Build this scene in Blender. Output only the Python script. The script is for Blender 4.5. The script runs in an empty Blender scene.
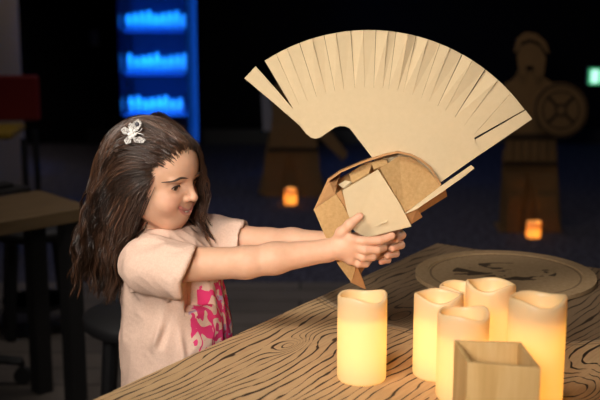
import bpy, math, random
import numpy as np
from mathutils import Vector, Matrix
random.seed(7); rng = np.random.default_rng(7)
C = bpy.context.scene.collection
R = math.radians
PI = math.pi

# ------------------------------------------------------------------ camera frame (600x400)
F = 1200.0; CAMZ = 1.40; PITCH = R(12.5); CAM = np.array([0.0, 0.0, CAMZ])
def ray(x, y):
    u = (x-300)/F; v = -(y-200)/F
    return np.array([u, math.cos(PITCH)+v*math.sin(PITCH), -math.sin(PITCH)+v*math.cos(PITCH)])
def at(x, y, Y):
    r = ray(x, y); return CAM + r*(Y/r[1])
def onz(x, y, z):
    r = ray(x, y); return CAM + r*((z-CAMZ)/r[2])

# ------------------------------------------------------------------ object helpers
def link(o): C.objects.link(o); return o
def tag(o, label=None, cat=None, group=None, kind=None):
    if label: o['label'] = label
    if cat: o['category'] = cat
    if group: o['group'] = group
    if kind: o['kind'] = kind
    return o
def thing(name, label, cat, loc=(0, 0, 0), rz=0.0, group=None):
    o = bpy.data.objects.new(name, None); link(o)
    o.location = loc; o.rotation_euler = (0, 0, rz); o.empty_display_size = .05
    return tag(o, label, cat, group)

class MB:
    """collects simple shapes into one mesh"""
    def __init__(s): s.v = []; s.f = []; s.m = []
    def add(s, vs, fs, mi=0):
        b = len(s.v); s.v += [tuple(map(float, p)) for p in vs]; s.f += [tuple(b+i for i in f) for f in fs]; s.m += [mi]*len(fs); return s
    def box(s, c, d, M=None, mi=0):
        x, y, z = d[0]/2, d[1]/2, d[2]/2
        vs = [(a*x, b*y, e*z) for e in (-1, 1) for b in (-1, 1) for a in (-1, 1)]
        if M is not None: vs = [tuple(M @ Vector(p)) for p in vs]
        vs = [(p[0]+c[0], p[1]+c[1], p[2]+c[2]) for p in vs]
        return s.add(vs, [(0, 2, 3, 1), (4, 5, 7, 6), (0, 1, 5, 4), (2, 6, 7, 3), (0, 4, 6, 2), (1, 3, 7, 5)], mi)
    def lathe(s, prof, c=(0, 0, 0), n=24, mi=0):
        """prof: (radius, z) from bottom to top"""
        vs = []; fs = []
        for r, z in prof:
            for k in range(n):
                a = 2*PI*k/n; vs.append((c[0]+r*math.cos(a), c[1]+r*math.sin(a), c[2]+z))
        for i in range(len(prof)-1):
            for k in range(n):
                k2 = (k+1) % n
                fs.append((i*n+k, i*n+k2, (i+1)*n+k2, (i+1)*n+k))
        if prof[0][0] > 1e-5: fs.append(tuple(reversed(range(n))))
        if prof[-1][0] > 1e-5: fs.append(tuple(range((len(prof)-1)*n, len(prof)*n)))
        return s.add(vs, fs, mi)
    def tube(s, pts, rad, n=8, mi=0, flat=1.0, up=(0, 0, 1)):
        pts = [np.array(p, float) for p in pts]
        if not hasattr(rad, '__len__'): rad = [rad]*len(pts)
        vs = []; fs = []
        for i, p in enumerate(pts):
            t = pts[min(i+1, len(pts)-1)]-pts[max(i-1, 0)]; t = t/(np.linalg.norm(t)+1e-9)
            a = np.cross(t, up); 
            if np.linalg.norm(a) < 1e-3: a = np.cross(t, (1, 0, 0))
            a /= np.linalg.norm(a); b = np.cross(a, t)
            for k in range(n):
                w = 2*PI*k/n; vs.append(p+rad[i]*(a*math.cos(w)*flat+b*math.sin(w)))
        for i in range(len(pts)-1):
            for k in range(n):
                k2 = (k+1) % n; fs.append((i*n+k, i*n+k2, (i+1)*n+k2, (i+1)*n+k))
        fs.append(tuple(reversed(range(n)))); fs.append(tuple(range((len(pts)-1)*n, len(pts)*n)))
        return s.add(vs, fs, mi)
    def plate(s, pts, th, mi=0, away=True):
        """polygon of 3-D points given thickness along its normal (away from the viewer)"""
        P = np.array(pts, float); n = np.zeros(3)
        for i in range(len(P)): n += np.cross(P[i], P[(i+1) % len(P)])
        n /= np.linalg.norm(n)
        if n[1] < 0: n = -n; flip = False
        else: flip = True
        Q = P+n*th; k = len(P)
        fr = tuple(range(k)); bk = tuple(range(2*k-1, k-1, -1))
        fs = [fr, bk]+[((i+1) % k, i, k+i, k+(i+1) % k) for i in range(k)]
        if flip: fs = [tuple(reversed(f)) for f in fs]
        return s.add(list(P)+list(Q), fs, mi)
    def build(s, name, mats, parent=None, smooth=False, local=False, bevel=0):
        """vertices are in world space unless local; they are made relative to the parent chain"""
        me = bpy.data.meshes.new(name)
        off = np.zeros(3)
        if parent is not None and not local:
            p = parent
            while p is not None: off += np.array(p.location); p = p.parent
        me.from_pydata([tuple(np.array(v)-off) for v in s.v], [], s.f)
        if not isinstance(mats, (list, tuple)): mats = [mats]
        for m in mats: me.materials.append(m)
        me.polygons.foreach_set('material_index', s.m)
        if smooth: me.polygons.foreach_set('use_smooth', [True]*len(me.polygons))
        me.update(); me.validate()
        o = link(bpy.data.objects.new(name, me))
        if parent is not None: o.parent = parent
        if bevel:
            b = o.modifiers.new('bevel', 'BEVEL'); b.width = bevel; b.segments = 2; b.limit_method = 'ANGLE'
        return o
def single(mb, name, mat, loc, label, cat, group=None, **k):
    """a thing that is one mesh with its origin at its base; vertices in world space"""
    mb.v = [tuple(np.array(v)-np.array(loc)) for v in mb.v]
    o = mb.build(name, mat, None, **k); o.location = loc
    return tag(o, label, cat, group)
def structure(mb, name, mat, **k):
    o = mb.build(name, mat, **k); o['kind'] = 'structure'; return o
def copy_tree(o, parent=None):
    c = o.copy(); link(c); c.parent = parent
    for ch in list(o.children): copy_tree(ch, c)
    return c

# ------------------------------------------------------------------ materials
def mat(name, col, rough=.6, metal=0, spec=.5, **kw):
    m = bpy.data.materials.new(name); m.use_nodes = True
    b = m.node_tree.nodes['Principled BSDF']
    b.inputs['Base Color'].default_value = (*col, 1); b.inputs['Roughness'].default_value = rough
    b.inputs['Metallic'].default_value = metal; b.inputs['Specular IOR Level'].default_value = spec
    for k, v in kw.items(): b.inputs[k.replace('_', ' ')].default_value = v
    return m
class NT:
    def __init__(s, m): s.t = m.node_tree; s.n = s.t.nodes; s.b = s.n['Principled BSDF']
    def node(s, typ, **kw):
        n = s.n.new(typ)
        for k, v in kw.items(): setattr(n, k, v)
        return n
    def put(s, sock, v):
        if hasattr(v, 'is_output') or isinstance(v, bpy.types.NodeSocket): s.t.links.new(v, sock)
        else: sock.default_value = v
    def math(s, op, a, b=None, c=None, clamp=False):
        n = s.node('ShaderNodeMath', operation=op); n.use_clamp = clamp
        s.put(n.inputs[0], a)
        if b is not None: s.put(n.inputs[1], b)
        if c is not None: s.put(n.inputs[2], c)
        return n.outputs[0]
    def ramp(s, fac, stops, interp='LINEAR'):
        n = s.node('ShaderNodeValToRGB'); n.color_ramp.interpolation = interp
        e = n.color_ramp.elements
        while len(e) < len(stops): e.new(.5)
        for i, (p, c) in enumerate(stops):
            e[i].position = p; e[i].color = (*c, 1) if len(c) == 3 else c
        s.put(n.inputs[0], fac); return n.outputs[0]
    def noise(s, vec, scale, detail=2, rough=.5, dist=0):
        n = s.node('ShaderNodeTexNoise'); s.put(n.inputs['Vector'], vec)
        n.inputs['Scale'].default_value = scale; n.inputs['Detail'].default_value = detail
        n.inputs['Roughness'].default_value = rough; n.inputs['Distortion'].default_value = dist
        return n.outputs['Fac']
    def mix(s, fac, a, b, blend='MIX'):
        n = s.node('ShaderNodeMix', data_type='RGBA', blend_type=blend)
        s.put(n.inputs[0], fac)
        for sock, v in ((n.inputs[6], a), (n.inputs[7], b)):
            s.put(sock, (*v, 1) if isinstance(v, tuple) and len(v) == 3 else v)
        return n.outputs[2]
    def coord(s, which='Object'): return s.node('ShaderNodeTexCoord').outputs[which]
    def scaled(s, vec, sc):
        n = s.node('ShaderNodeMapping'); n.inputs['Scale'].default_value = sc; s.put(n.inputs['Vector'], vec); return n.outputs[0]
    def bump(s, h, strength=.2, dist=.002):
        n = s.node('ShaderNodeBump'); n.inputs['Strength'].default_value = strength; n.inputs['Distance'].default_value = dist
        s.put(n.inputs['Height'], h); s.t.links.new(n.outputs[0], s.b.inputs['Normal'])
    def base(s, c): s.put(s.b.inputs['Base Color'], c)

def cardboard(name, c1, c2, scale=60, rough=.85, fibre=.5):
    m = mat(name, c1, rough, spec=.2); t = NT(m); v = t.coord()
    n1 = t.noise(t.scaled(v, (1, 1, 1)), scale, 4, .65); n2 = t.noise(v, 9, 2)
    f = t.math('ADD', t.math('MULTIPLY', n1, .7), t.math('MULTIPLY', n2, .3))
    t.base(t.ramp(f, [(.5-fibre/3, c2), (.5+fibre/3, c1)])); t.bump(n1, .12, .001)
    return m
KRAFT = cardboard('kraft_light', (.635, .50, .315), (.57, .445, .27), 90, fibre=.9)
KRAFT_B = cardboard('kraft_brown', (.58, .365, .165), (.42, .25, .095), 160, fibre=.6)
KRAFT_O = cardboard('kraft_inner', (.50, .27, .115), (.42, .21, .085), 80, fibre=.8)
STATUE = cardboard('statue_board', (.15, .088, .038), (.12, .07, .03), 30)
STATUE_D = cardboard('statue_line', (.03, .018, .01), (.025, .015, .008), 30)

def wood(name, c1, c2, c3, sc=(1, 1, 1), scale=14, rough=.55):
    m = mat(name, c1, rough, spec=.35); t = NT(m); v = t.scaled(t.coord(), sc)
    n = t.noise(v, scale, 5, .6, .4); n2 = t.noise(v, scale*4, 3, .6)
    f = t.math('ADD', t.math('MULTIPLY', n, .75), t.math('MULTIPLY', n2, .25))
    t.base(t.ramp(f, [(.3, c2), (.5, c1), (.68, c3)])); t.bump(n2, .08, .001); return m
PALE_WOOD = wood('pale_wood', (.74, .46, .18), (.60, .35, .12), (.82, .55, .25), (8, 8, .8), 5)
OLD_WOOD = wood('back_table_wood', (.13, .085, .042), (.09, .056, .026), (.16, .105, .055), (1, 9, 9), 4)
BLACK = mat('black_paint', (.012, .012, .013), .5)
BLACKMETAL = mat('black_metal', (.015, .015, .017), .4, .3)
RUBBER = mat('rubber', (.01, .01, .01), .8)
DARKWALL = mat('dark_wall', (.005, .0045, .006), .9, spec=.1)
GREYWALL = mat('grey_wall', (.30, .26, .23), .9, spec=.1)

# ================================================================== THE ROOM
fl = mat('carpet', (.03, .028, .032), .95, spec=.1); t = NT(fl); v = t.coord()
n = t.noise(v, 38, 3, .7); n2 = t.noise(v, 3, 2)
ck = t.node('ShaderNodeTexBrick'); t.put(ck.inputs['Vector'], v)
ck.inputs['Scale'].default_value = 1.0; ck.inputs['Brick Width'].default_value = 1.1; ck.inputs['Row Height'].default_value = .15
ck.inputs['Mortar Size'].default_value = .004; ck.inputs['Color1'].default_value = (.15, .128, .112, 1); ck.inputs['Color2'].default_value = (.115, .10, .09, 1); ck.inputs['Mortar'].default_value = (.02, .018, .017, 1)
sep = t.node('ShaderNodeSeparateXYZ'); t.put(sep.inputs[0], v)
plank = t.mix(t.math('MULTIPLY', n2, .6), ck.outputs['Color'], (.03, .027, .026))
carpet = t.ramp(n, [(.38, (.022, .022, .032)), (.6, (.075, .072, .095))])
far = t.math('GREATER_THAN', sep.outputs[1], 4.75)
t.base(t.mix(far, plank, carpet)); t.bump(n, .3, .004)
structure(MB().box((0.5, 3.1, -.05), (9.0, 10.2, .1)), 'floor', fl)
structure(MB().box((0.5, 8.15, 1.6), (9.0, .1, 3.4)), 'wall_back', DARKWALL)
structure(MB().box((-1.65, 2.4, 1.6), (.14, 8.8, 3.4)), 'wall_left', GREYWALL)
structure(MB().box((-3.95, 7.45, 1.6), (.1, 1.4, 3.4)), 'wall_alcove', DARKWALL)
structure(MB().box((5.0, 3.1, 1.6), (.1, 10.2, 3.4)), 'wall_right', DARKWALL)
structure(MB().box((0.5, 3.1, 3.35), (9.0, 10.2, .1)), 'ceiling', DARKWALL)
structure(MB().box((1.75, 8.09, .05), (6.4, .02, .1)), 'baseboard_back', BLACK)

# ================================================================== THE MAIN TABLE
T = .72
EA = onz(98, 397, T); EB = onz(437, 243, T)
e = (EB-EA)[:2]; e /= np.linalg.norm(e); ang = math.atan2(e[1], e[0])
LEN = 1.75; WID = .95; TH = .034
table = thing('grain_table', 'long table with a wood-grain printed top, carrying the candles', 'table', (EB[0], EB[1], 0), ang)
# local frame: x back along the long edge from the far corner (negative), y negative into the table
def tloc(p):
    d = np.array(p[:2])-EB[:2]; return np.array([d[0]*e[0]+d[1]*e[1], -d[0]*e[1]+d[1]*e[0]])
gm = mat('grain_top', (.5, .3, .15), .62, spec=.3); t = NT(gm); v = t.coord()
sep = t.node('ShaderNodeSeparateXYZ'); t.put(sep.inputs[0], v); U, V = sep.outputs[0], sep.outputs[1]
warp = t.noise(t.scaled(v, (2.4, 8, 0)), 1.0, 2, .5); warp2 = t.noise(t.scaled(v, (9, 30, 0)), 1.0, 2, .5)
phi = t.math('MULTIPLY', V, 62.0)
phi = t.math('ADD', phi, t.math('MULTIPLY', warp, 6.0)); phi = t.math('ADD', phi, t.math('MULTIPLY', warp2, 1.2))
def knot(px, py, su, sv, amp):
    global phi
    c = tloc(onz(px, py, T))
    a = t.math('POWER', t.math('DIVIDE', t.math('SUBTRACT', U, float(c[0])), su), 2.0)
    b = t.math('POWER', t.math('DIVIDE', t.math('SUBTRACT', V, float(c[1])), sv), 2.0)
    g = t.math('EXPONENT', t.math('MULTIPLY', t.math('ADD', a, b), -.5))
    phi = t.math('ADD', phi, t.math('MULTIPLY', g, amp))
knot(291, 345, .028, .013, 4.2); knot(325, 337, .05, .03, -2.2); knot(585, 392, .07, .04, 7.0); knot(262, 322, .06, .02, 2.0)
knot(555, 262, .05, .03, 5); knot(402, 316, .05, .018, 3.6); knot(600, 255, .04, .02, 4)
saw = t.math('PINGPONG', phi, .5)                          # 0 .. .5, a line where it is near 0
wn = t.noise(t.scaled(v, (13, 46, 0)), 1.0, 2, .6)
width = t.math('MULTIPLY', t.math('SUBTRACT', wn, .31, clamp=True), .62); width = t.math('MINIMUM', width, .14)
line = t.math('SUBTRACT', 1.0, t.math('DIVIDE', saw, t.math('MAXIMUM', width, .001)), clamp=True)
line = t.math('MULTIPLY', line, 2.4, clamp=True)
# the big ring cut round the shield board
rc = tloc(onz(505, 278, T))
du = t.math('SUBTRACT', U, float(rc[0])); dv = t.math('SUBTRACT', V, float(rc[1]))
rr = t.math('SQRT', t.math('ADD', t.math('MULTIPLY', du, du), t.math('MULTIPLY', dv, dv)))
def ringline(r0, w):
    return t.math('SUBTRACT', 1.0, t.math('DIVIDE', t.math('ABSOLUTE', t.math('SUBTRACT', rr, r0)), w), clamp=True)
line = t.math('MAXIMUM', line, t.math('MULTIPLY', ringline(.408, .004), .55, clamp=True))
fine = t.noise(t.scaled(v, (14, 160, 0)), 1.0, 4, .65); blot = t.noise(v, 5, 2)
basec = t.ramp(t.math('ADD', t.math('MULTIPLY', fine, .6), t.math('MULTIPLY', blot, .4)), [(.3, (.40, .25, .125)), (.5, (.52, .345, .18)), (.7, (.60, .41, .23))])
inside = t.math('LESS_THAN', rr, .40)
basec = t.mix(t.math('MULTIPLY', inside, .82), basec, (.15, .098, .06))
basec = t.mix(t.math('MULTIPLY', ringline(.395, .006), .6), basec, (.62, .46, .29))
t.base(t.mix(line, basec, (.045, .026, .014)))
t.bump(t.math('MULTIPLY', line, -1.0), .5, .002)
edge_m = cardboard('table_edge', (.50, .33, .17), (.42, .27, .13), 40)
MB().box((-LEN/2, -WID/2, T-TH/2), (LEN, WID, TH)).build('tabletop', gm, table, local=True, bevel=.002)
ap = MB()
for c, d in (((-LEN/2, -.05, T-TH-.04), (LEN-.12, .02, .08)), ((-LEN/2, -WID+.05, T-TH-.04), (LEN-.12, .02, .08)), ((-.06, -WID/2, T-TH-.04), (.02, WID-.1, .08)), ((-LEN+.06, -WID/2, T-TH-.04), (.02, WID-.1, .08))): ap.box(c, d)
ap.build('apron', edge_m, table, local=True)
for sx in (-.07, -LEN+.07):
    for sy in (-.06, -WID+.06):
        MB().box((sx, sy, (T-TH)/2), (.055, .055, T-TH)).build('leg', BLACK, table, local=True)

# ------------------------------------------------------------------ round shield board lying on the table
DC = onz(505, 278, T)
dm = mat('shield_board', (.42, .29, .16), .8, spec=.2); t = NT(dm); v = t.coord()
sep = t.node('ShaderNodeSeparateXYZ'); t.put(sep.inputs[0], v)
rr = t.math('SQRT', t.math('ADD', t.math('MULTIPLY', sep.outputs[0], sep.outputs[0]), t.math('MULTIPLY', sep.outputs[1], sep.outputs[1])))
def ring2(r0, w): return t.math('SUBTRACT', 1.0, t.math('DIVIDE', t.math('ABSOLUTE', t.math('SUBTRACT', rr, r0)), w), clamp=True)
n = t.noise(v, 120, 3, .6); c = t.ramp(n, [(.35, (.34, .225, .12)), (.65, (.42, .285, .155))])
ell = t.math('ADD', t.math('POWER', t.math('DIVIDE', t.math('SUBTRACT', sep.outputs[0], .0), .105), 2.0), t.math('POWER', t.math('DIVIDE', t.math('ADD', sep.outputs[1], -.012), .075), 2.0))
paint = t.math('MULTIPLY', t.math('LESS_THAN', ell, 1.0), t.math('GREATER_THAN', t.noise(t.scaled(v, (14, 26, 1)), 1.0, 2, .5, 1.2), .53))
k = t.math('MAXIMUM', t.math('MULTIPLY', paint, .9), t.math('MULTIPLY', ring2(.150, .003), .7))
t.base(t.mix(k, c, (.035, .02, .012)))
disc = thing('cardboard_shield', 'round brown cardboard shield lying flat on the table behind the candles', 'shield', (DC[0], DC[1], T))
MB().lathe([(.178, .0005), (.181, .002), (.181, .007), (.179, .008)], (0, 0, 0), 96).build('shield_disc', dm, disc, local=True)
MB().lathe([(.156, .0075), (.181, .0075), (.181, .0100), (.156, .0100), (.156, .0075)], (0, 0, 0), 96).build('rim', dm, disc, local=True)

# ================================================================== CANDLES
def wax(name, body, trans, tm):
    m = bpy.data.materials.new(name); m.use_nodes = True; nt = m.node_tree; nt.nodes.remove(nt.nodes['Principled BSDF'])
    out = nt.nodes['Material Output']
    d = nt.nodes.new('ShaderNodeBsdfDiffuse'); d.inputs[0].default_value = (*body, 1)
    tr = nt.nodes.new('ShaderNodeBsdfTranslucent'); tr.inputs[0].default_value = (*trans, 1)
    g = nt.nodes.new('ShaderNodeBsdfGlossy'); g.inputs['Roughness'].default_value = .35
    m1 = nt.nodes.new('ShaderNodeMixShader'); m1.inputs[0].default_value = tm
    m2 = nt.nodes.new('ShaderNodeMixShader'); m2.inputs[0].default_value = .04
    L = nt.links.new
    L(d.outputs[0], m1.inputs[1]); L(tr.outputs[0], m1.inputs[2]); L(m1.outputs[0], m2.inputs[1]); L(g.outputs[0], m2.inputs[2]); L(m2.outputs[0], out.inputs[0])
    return m
WAX = wax('wax', (.95, .88, .58), (1.0, .70, .30), .5)
def emis(name, col, s):
    m = bpy.data.materials.new(name); m.use_nodes = True; b = m.node_tree.nodes['Principled BSDF']
    b.inputs['Base Color'].default_value = (*col, 1); b.inputs['Emission Color'].default_value = (*col, 1); b.inputs['Emission Strength'].default_value = s
    return m
FLAME = emis('led_flame', (1.0, .55, .15), 6)
def candle(loc, r, h, phase, label, group, power=1.0, col=(1, .68, .32)):
    root = thing('led_candle', label, 'candle', loc, 0, group)
    n = 48; rin = r*.84; vs = []; fs = []
    def rim(a): return h-.009-.0008*math.sin(a+.5*math.sin(phase*3))+.0024*math.sin(2*a+phase)+.0026*math.sin(3*a+phase*1.7)
    prof = [(r*.94, 0, 0), (r*.985, .002, 0), (r, .006, 0), (r, .25, 1), (r, .5, 1), (r, .75, 1), (r, .93, 1), (r*.995, .985, 1), (r*.96, 1.0, 1), (r*.89, 1.0, 1), (rin*1.02, .985, 1), (rin, .955, 1), (rin*.99, h-.040, 2), (rin*.85, h-.046, 2), (rin*.3, h-.048, 2)]
    for rad, z, mode in prof:
        for k in range(n):
            a = 2*PI*k/n; top = rim(a)
            zz = z if mode == 0 else (.006+(top-.006)*z if mode == 1 else z)
            vs.append((rad*math.cos(a), rad*math.sin(a), zz))
    for i in range(len(prof)-1):
        for k in range(n):
            k2 = (k+1) % n; fs.append((i*n+k, i*n+k2, (i+1)*n+k2, (i+1)*n+k))
    fs.append(tuple(range((len(prof)-1)*n, len(prof)*n))); fs.append(tuple(reversed(range(n))))
    MB().add(vs, fs).build('wax_body', WAX, root, smooth=True, local=True)
    MB().lathe([(.0005, h-.048), (.004, h-.046), (.005, h-.041), (.0033, h-.035), (.0004, h-.030)], (0, 0, 0), 12).build('led_flame', FLAME, root, smooth=True, local=True)
    for zf, pw in ((.28, .75), (.62, .70)):
        l = bpy.data.lights.new('candle_led', 'POINT'); l.energy = power*pw; l.color = col; l.shadow_soft_size = .012
        o = link(bpy.data.objects.new('candle_led', l)); o.parent = root; o.location = (0, 0, h*zf)
    return root
def top_h(x, y, Y): return at(x, y, Y)[2]-T
CG = 'glowing candles on the table'
cp = onz(361.5, 378, T); candle((cp[0], cp[1], T), .0385, .145, .6, 'glowing pillar candle standing apart, left of the other candles', CG, .085)
candle((.2165, 1.795, T), .0385, top_h(437, 288, 1.80), 1.9, 'glowing pillar candle just right of the lone one, leftmost of the cluster', CG, .085)
candle((.2425, 1.700, T), .0385, top_h(460, 304, 1.71), .4, 'shorter glowing candle at the front of the cluster, directly left behind the wooden box', CG, .085)
candle((.3055, 1.845, T), .040, top_h(491, 277, 1.85), 2.6, 'tall glowing candle in the middle of the cluster, between the front and right ones', CG, .085)
candle((.272, 1.930, T), .0385, top_h(466, 280, 1.93), 1.2, 'glowing candle at the back of the cluster, mostly hidden by the others', CG, .085)
candle((.3335, 1.612, T), .0405, top_h(538, 292, 1.61), 1.4, 'large glowing pillar candle rightmost, behind the right side of the wooden box', CG, .12, (1, .60, .20))

# ================================================================== WOODEN BOX
ZB = .865
bl, br_, fr_, fl_ = [onz(*q, ZB) for q in ((454, 340), (521, 342), (541, 368), (467.5, 362.5))]
ctr = (bl+br_+fr_+fl_)/4; BH = ZB-T; bt = .0055
box = thing('wooden_box', 'open square pale wooden box standing on the table in front of the candles', 'box', (ctr[0], ctr[1], T), 0)
quad = [p-np.array([ctr[0], ctr[1], ZB]) for p in (fl_, fr_, br_, bl)]
inn = [q*(1-bt/(.5*np.linalg.norm(q[:2])*1.42)) for q in quad]
for i in range(4):
    j = (i+1) % 4; vs = [np.array([p[0], p[1], z]) for z in (.0005, BH) for p in (quad[i], quad[j], inn[j], inn[i])]
    MB().add(vs, [(3, 2, 1, 0), (4, 5, 6, 7), (0, 1, 5, 4), (1, 2, 6, 5), (2, 3, 7, 6), (3, 0, 4, 7)]).build('side_panel', PALE_WOOD, box, local=True, bevel=.0007)
vs = [np.array([p[0], p[1], z]) for z in (.001, .008) for p in inn]
MB().add(vs, [(3, 2, 1, 0), (4, 5, 6, 7), (0, 1, 5, 4), (1, 2, 6, 5), (2, 3, 7, 6), (3, 0, 4, 7)]).build('base_panel', PALE_WOOD, box, local=True)

# ================================================================== SDF MODELLING
class Grid:
    def __init__(s, xs, ys, zs):
        s.xs, s.ys, s.zs = [np.asarray(a, np.float32) for a in (xs, ys, zs)]
        s.F = np.full((len(xs), len(ys), len(zs)), .06, np.float32)
    def _sl(s, lo, hi):
        r = []
        for a, l, h in zip((s.xs, s.ys, s.zs), lo, hi):
            i0 = max(0, np.searchsorted(a, l)-1); i1 = min(len(a), np.searchsorted(a, h)+1)
            if i1 <= i0: return None
            r.append(slice(i0, i1))
        return tuple(r)
    def apply(s, lo, hi, fn, k, op):
        sl = s._sl(np.asarray(lo)-k-.03, np.asarray(hi)+k+.03)
        if sl is None: return
        X = s.xs[sl[0]][:, None, None]; Y = s.ys[sl[1]][None, :, None]; Z = s.zs[sl[2]][None, None, :]
        d = fn(X, Y, Z).astype(np.float32); f = s.F[sl]
        if op == '-': d = -d; f2 = -f; d = -d
        if op == '+':
            h = np.clip(.5+.5*(f-d)/k, 0, 1); s.F[sl] = f*(1-h)+d*h-k*h*(1-h)
        elif op == '-':
            nd = -d; h = np.clip(.5-.5*(f-nd)/k, 0, 1); s.F[sl] = f*(1-h)+nd*h+k*h*(1-h)
    def ell(s, c, r, k=.012, M=None, op='+'):
        c = np.asarray(c, float); r = np.asarray(r, float); M = np.eye(3) if M is None else np.asarray(M)   # M columns: local axes in world
        ext = np.sqrt(((M*r)**2).sum(1))
        def fn(X, Y, Z):
            x, y, z = X-c[0], Y-c[1], Z-c[2]
            a = (x*M[0, 0]+y*M[1, 0]+z*M[2, 0]); b = (x*M[0, 1]+y*M[1, 1]+z*M[2, 1]); g = (x*M[0, 2]+y*M[1, 2]+z*M[2, 2])
            k0 = np.sqrt((a/r[0])**2+(b/r[1])**2+(g/r[2])**2); k1 = np.sqrt((a/r[0]**2)**2+(b/r[1]**2)**2+(g/r[2]**2)**2)
            return k0*(k0-1)/(k1+1e-9)
        s.apply(c-ext, c+ext, fn, k, op)
    def cap(s, a, b, ra, rb, k=.01, op='+'):
        a = np.asarray(a, float); b = np.asarray(b, float); ab = b-a; L2 = (ab**2).sum()
        rm = max(ra, rb)
        def fn(X, Y, Z):
            x, y, z = X-a[0], Y-a[1], Z-a[2]
            t = np.clip((x*ab[0]+y*ab[1]+z*ab[2])/L2, 0, 1)
            return np.sqrt((x-t*ab[0])**2+(y-t*ab[1])**2+(z-t*ab[2])**2)-(ra+(rb-ra)*t)
        s.apply(np.minimum(a, b)-rm, np.maximum(a, b)+rm, fn, k, op)
    def chain(s, pts, rad, k=.004):
        for i in range(len(pts)-1): s.cap(pts[i], pts[i+1], rad[i], rad[i+1], k)
    def cut(s, p, n, lo, hi):
        """remove what lies on the side of the plane that n points to, inside a box"""
        sl = s._sl(lo, hi); n = np.asarray(n, float)/np.linalg.norm(n)
        X = s.xs[sl[0]][:, None, None]; Y = s.ys[sl[1]][None, :, None]; Z = s.zs[sl[2]][None, None, :]
        d = (X-p[0])*n[0]+(Y-p[1])*n[1]+(Z-p[2])*n[2]
        s.F[sl] = np.maximum(s.F[sl], d)
    def sample(s, P):
        idx = []; fr = []
        for a, c in zip((s.xs, s.ys, s.zs), P.T):
            i = np.clip(np.searchsorted(a, c)-1, 0, len(a)-2); idx.append(i); fr.append(np.clip((c-a[i])/(a[i+1]-a[i]), 0, 1))
        i, j, k = idx; u, v, w = fr; r = 0
        for di in (0, 1):
            for dj in (0, 1):
                for dk in (0, 1):
                    r = r+s.F[i+di, j+dj, k+dk]*(u if di else 1-u)*(v if dj else 1-v)*(w if dk else 1-w)
        out = np.zeros(len(P), bool)
        for a, c in zip((s.xs, s.ys, s.zs), P.T): out |= (c < a[0]) | (c > a[-1])
        return np.where(out, .06, r)
    def grad(s, P, e=.003):
        g = np.stack([s.sample(P+np.eye(3)[i]*e)-s.sample(P-np.eye(3)[i]*e) for i in range(3)], 1)
        return g/(np.linalg.norm(g, axis=1, keepdims=True)+1e-9)
    def mesh(s):
        Fd = s.F; S = Fd < 0; nx, ny, nz = S.shape
        c = np.zeros((nx-1, ny-1, nz-1), np.uint8)
        for a in (0, 1):
            for b in (0, 1):
                for d in (0, 1): c += S[a:nx-1+a, b:ny-1+b, d:nz-1+d]
        I, J, K = np.nonzero((c > 0) & (c < 8)); m = len(I)
        idx = np.full(c.shape, -1, np.int32); idx[I, J, K] = np.arange(m)
        acc = np.zeros((m, 3)); cnt = np.zeros(m)
        ax = (s.xs, s.ys, s.zs)
        for axis in range(3):
            o1, o2 = [q for q in range(3) if q != axis]
            for p in (0, 1):
                for q in (0, 1):
                    A = [I, J, K]; A = [a.copy() for a in A]; A[o1] += p; A[o2] += q
                    B = [a.copy() for a in A]; B[axis] += 1
                    fa = Fd[A[0], A[1], A[2]]; fb = Fd[B[0], B[1], B[2]]; hit = (fa < 0) != (fb < 0)
                    tt = np.where(hit, fa/(fa-fb+1e-12), 0)
                    for w in range(3):
                        ca = ax[w][A[w]]; cb = ax[w][B[w]]; acc[:, w] += np.where(hit, ca+tt*(cb-ca), 0)
                    cnt += hit
        V = acc/cnt[:, None]
        quads = []
        for axis in range(3):
            sl0 = [slice(None)]*3; sl1 = [slice(None)]*3; sl0[axis] = slice(0, -1); sl1[axis] = slice(1, None)
            d = S[tuple(sl0)] != S[tuple(sl1)]
            E = [np.array(a) for a in np.nonzero(d)]; o1, o2 = [(1, 2), (2, 0), (0, 1)][axis]
            ok = (E[o1] > 0) & (E[o2] > 0) & (E[o1] < S.shape[o1]-1) & (E[o2] < S.shape[o2]-1); E = [a[ok] for a in E]
            inside = S[E[0], E[1], E[2]]
            def cell(p, q):
                G = [a.copy() for a in E]; G[o1] -= p; G[o2] -= q; return idx[G[0], G[1], G[2]]
            Q = np.stack([cell(1, 1), cell(0, 1), cell(0, 0), cell(1, 0)], 1)
            Q[~inside] = Q[~inside][:, ::-1]; quads.append(Q)
        return V, np.concatenate(quads)
def np_mesh(name, V, Q, mats, parent, colors=None, mi=None, smooth=True):
    off = np.zeros(3); p = parent
    while p is not None: off += np.array(p.location); p = p.parent
    V = np.asarray(V)-off; me = bpy.data.meshes.new(name); k = Q.shape[1]
    me.vertices.add(len(V)); me.vertices.foreach_set('co', V.astype(np.float32).ravel())
    me.loops.add(len(Q)*k); me.loops.foreach_set('vertex_index', Q.astype(np.int32).ravel())
    me.polygons.add(len(Q)); me.polygons.foreach_set('loop_start', np.arange(0, len(Q)*k, k, dtype=np.int32))
    if smooth: me.polygons.foreach_set('use_smooth', np.ones(len(Q), bool))
    for m in (mats if isinstance(mats, (list, tuple)) else [mats]): me.materials.append(m)
    if mi is not None: me.polygons.foreach_set('material_index', mi.astype(np.int32))
    me.update(calc_edges=True)
    if colors is not None:
        a = me.attributes.new('tint', 'FLOAT_COLOR', 'POINT'); cc = np.ones((len(V), 4), np.float32); cc[:, :colors.shape[1]] = colors; a.data.foreach_set('color', cc.ravel())
    o = link(bpy.data.objects.new(name, me)); o.parent = parent; return o
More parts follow.
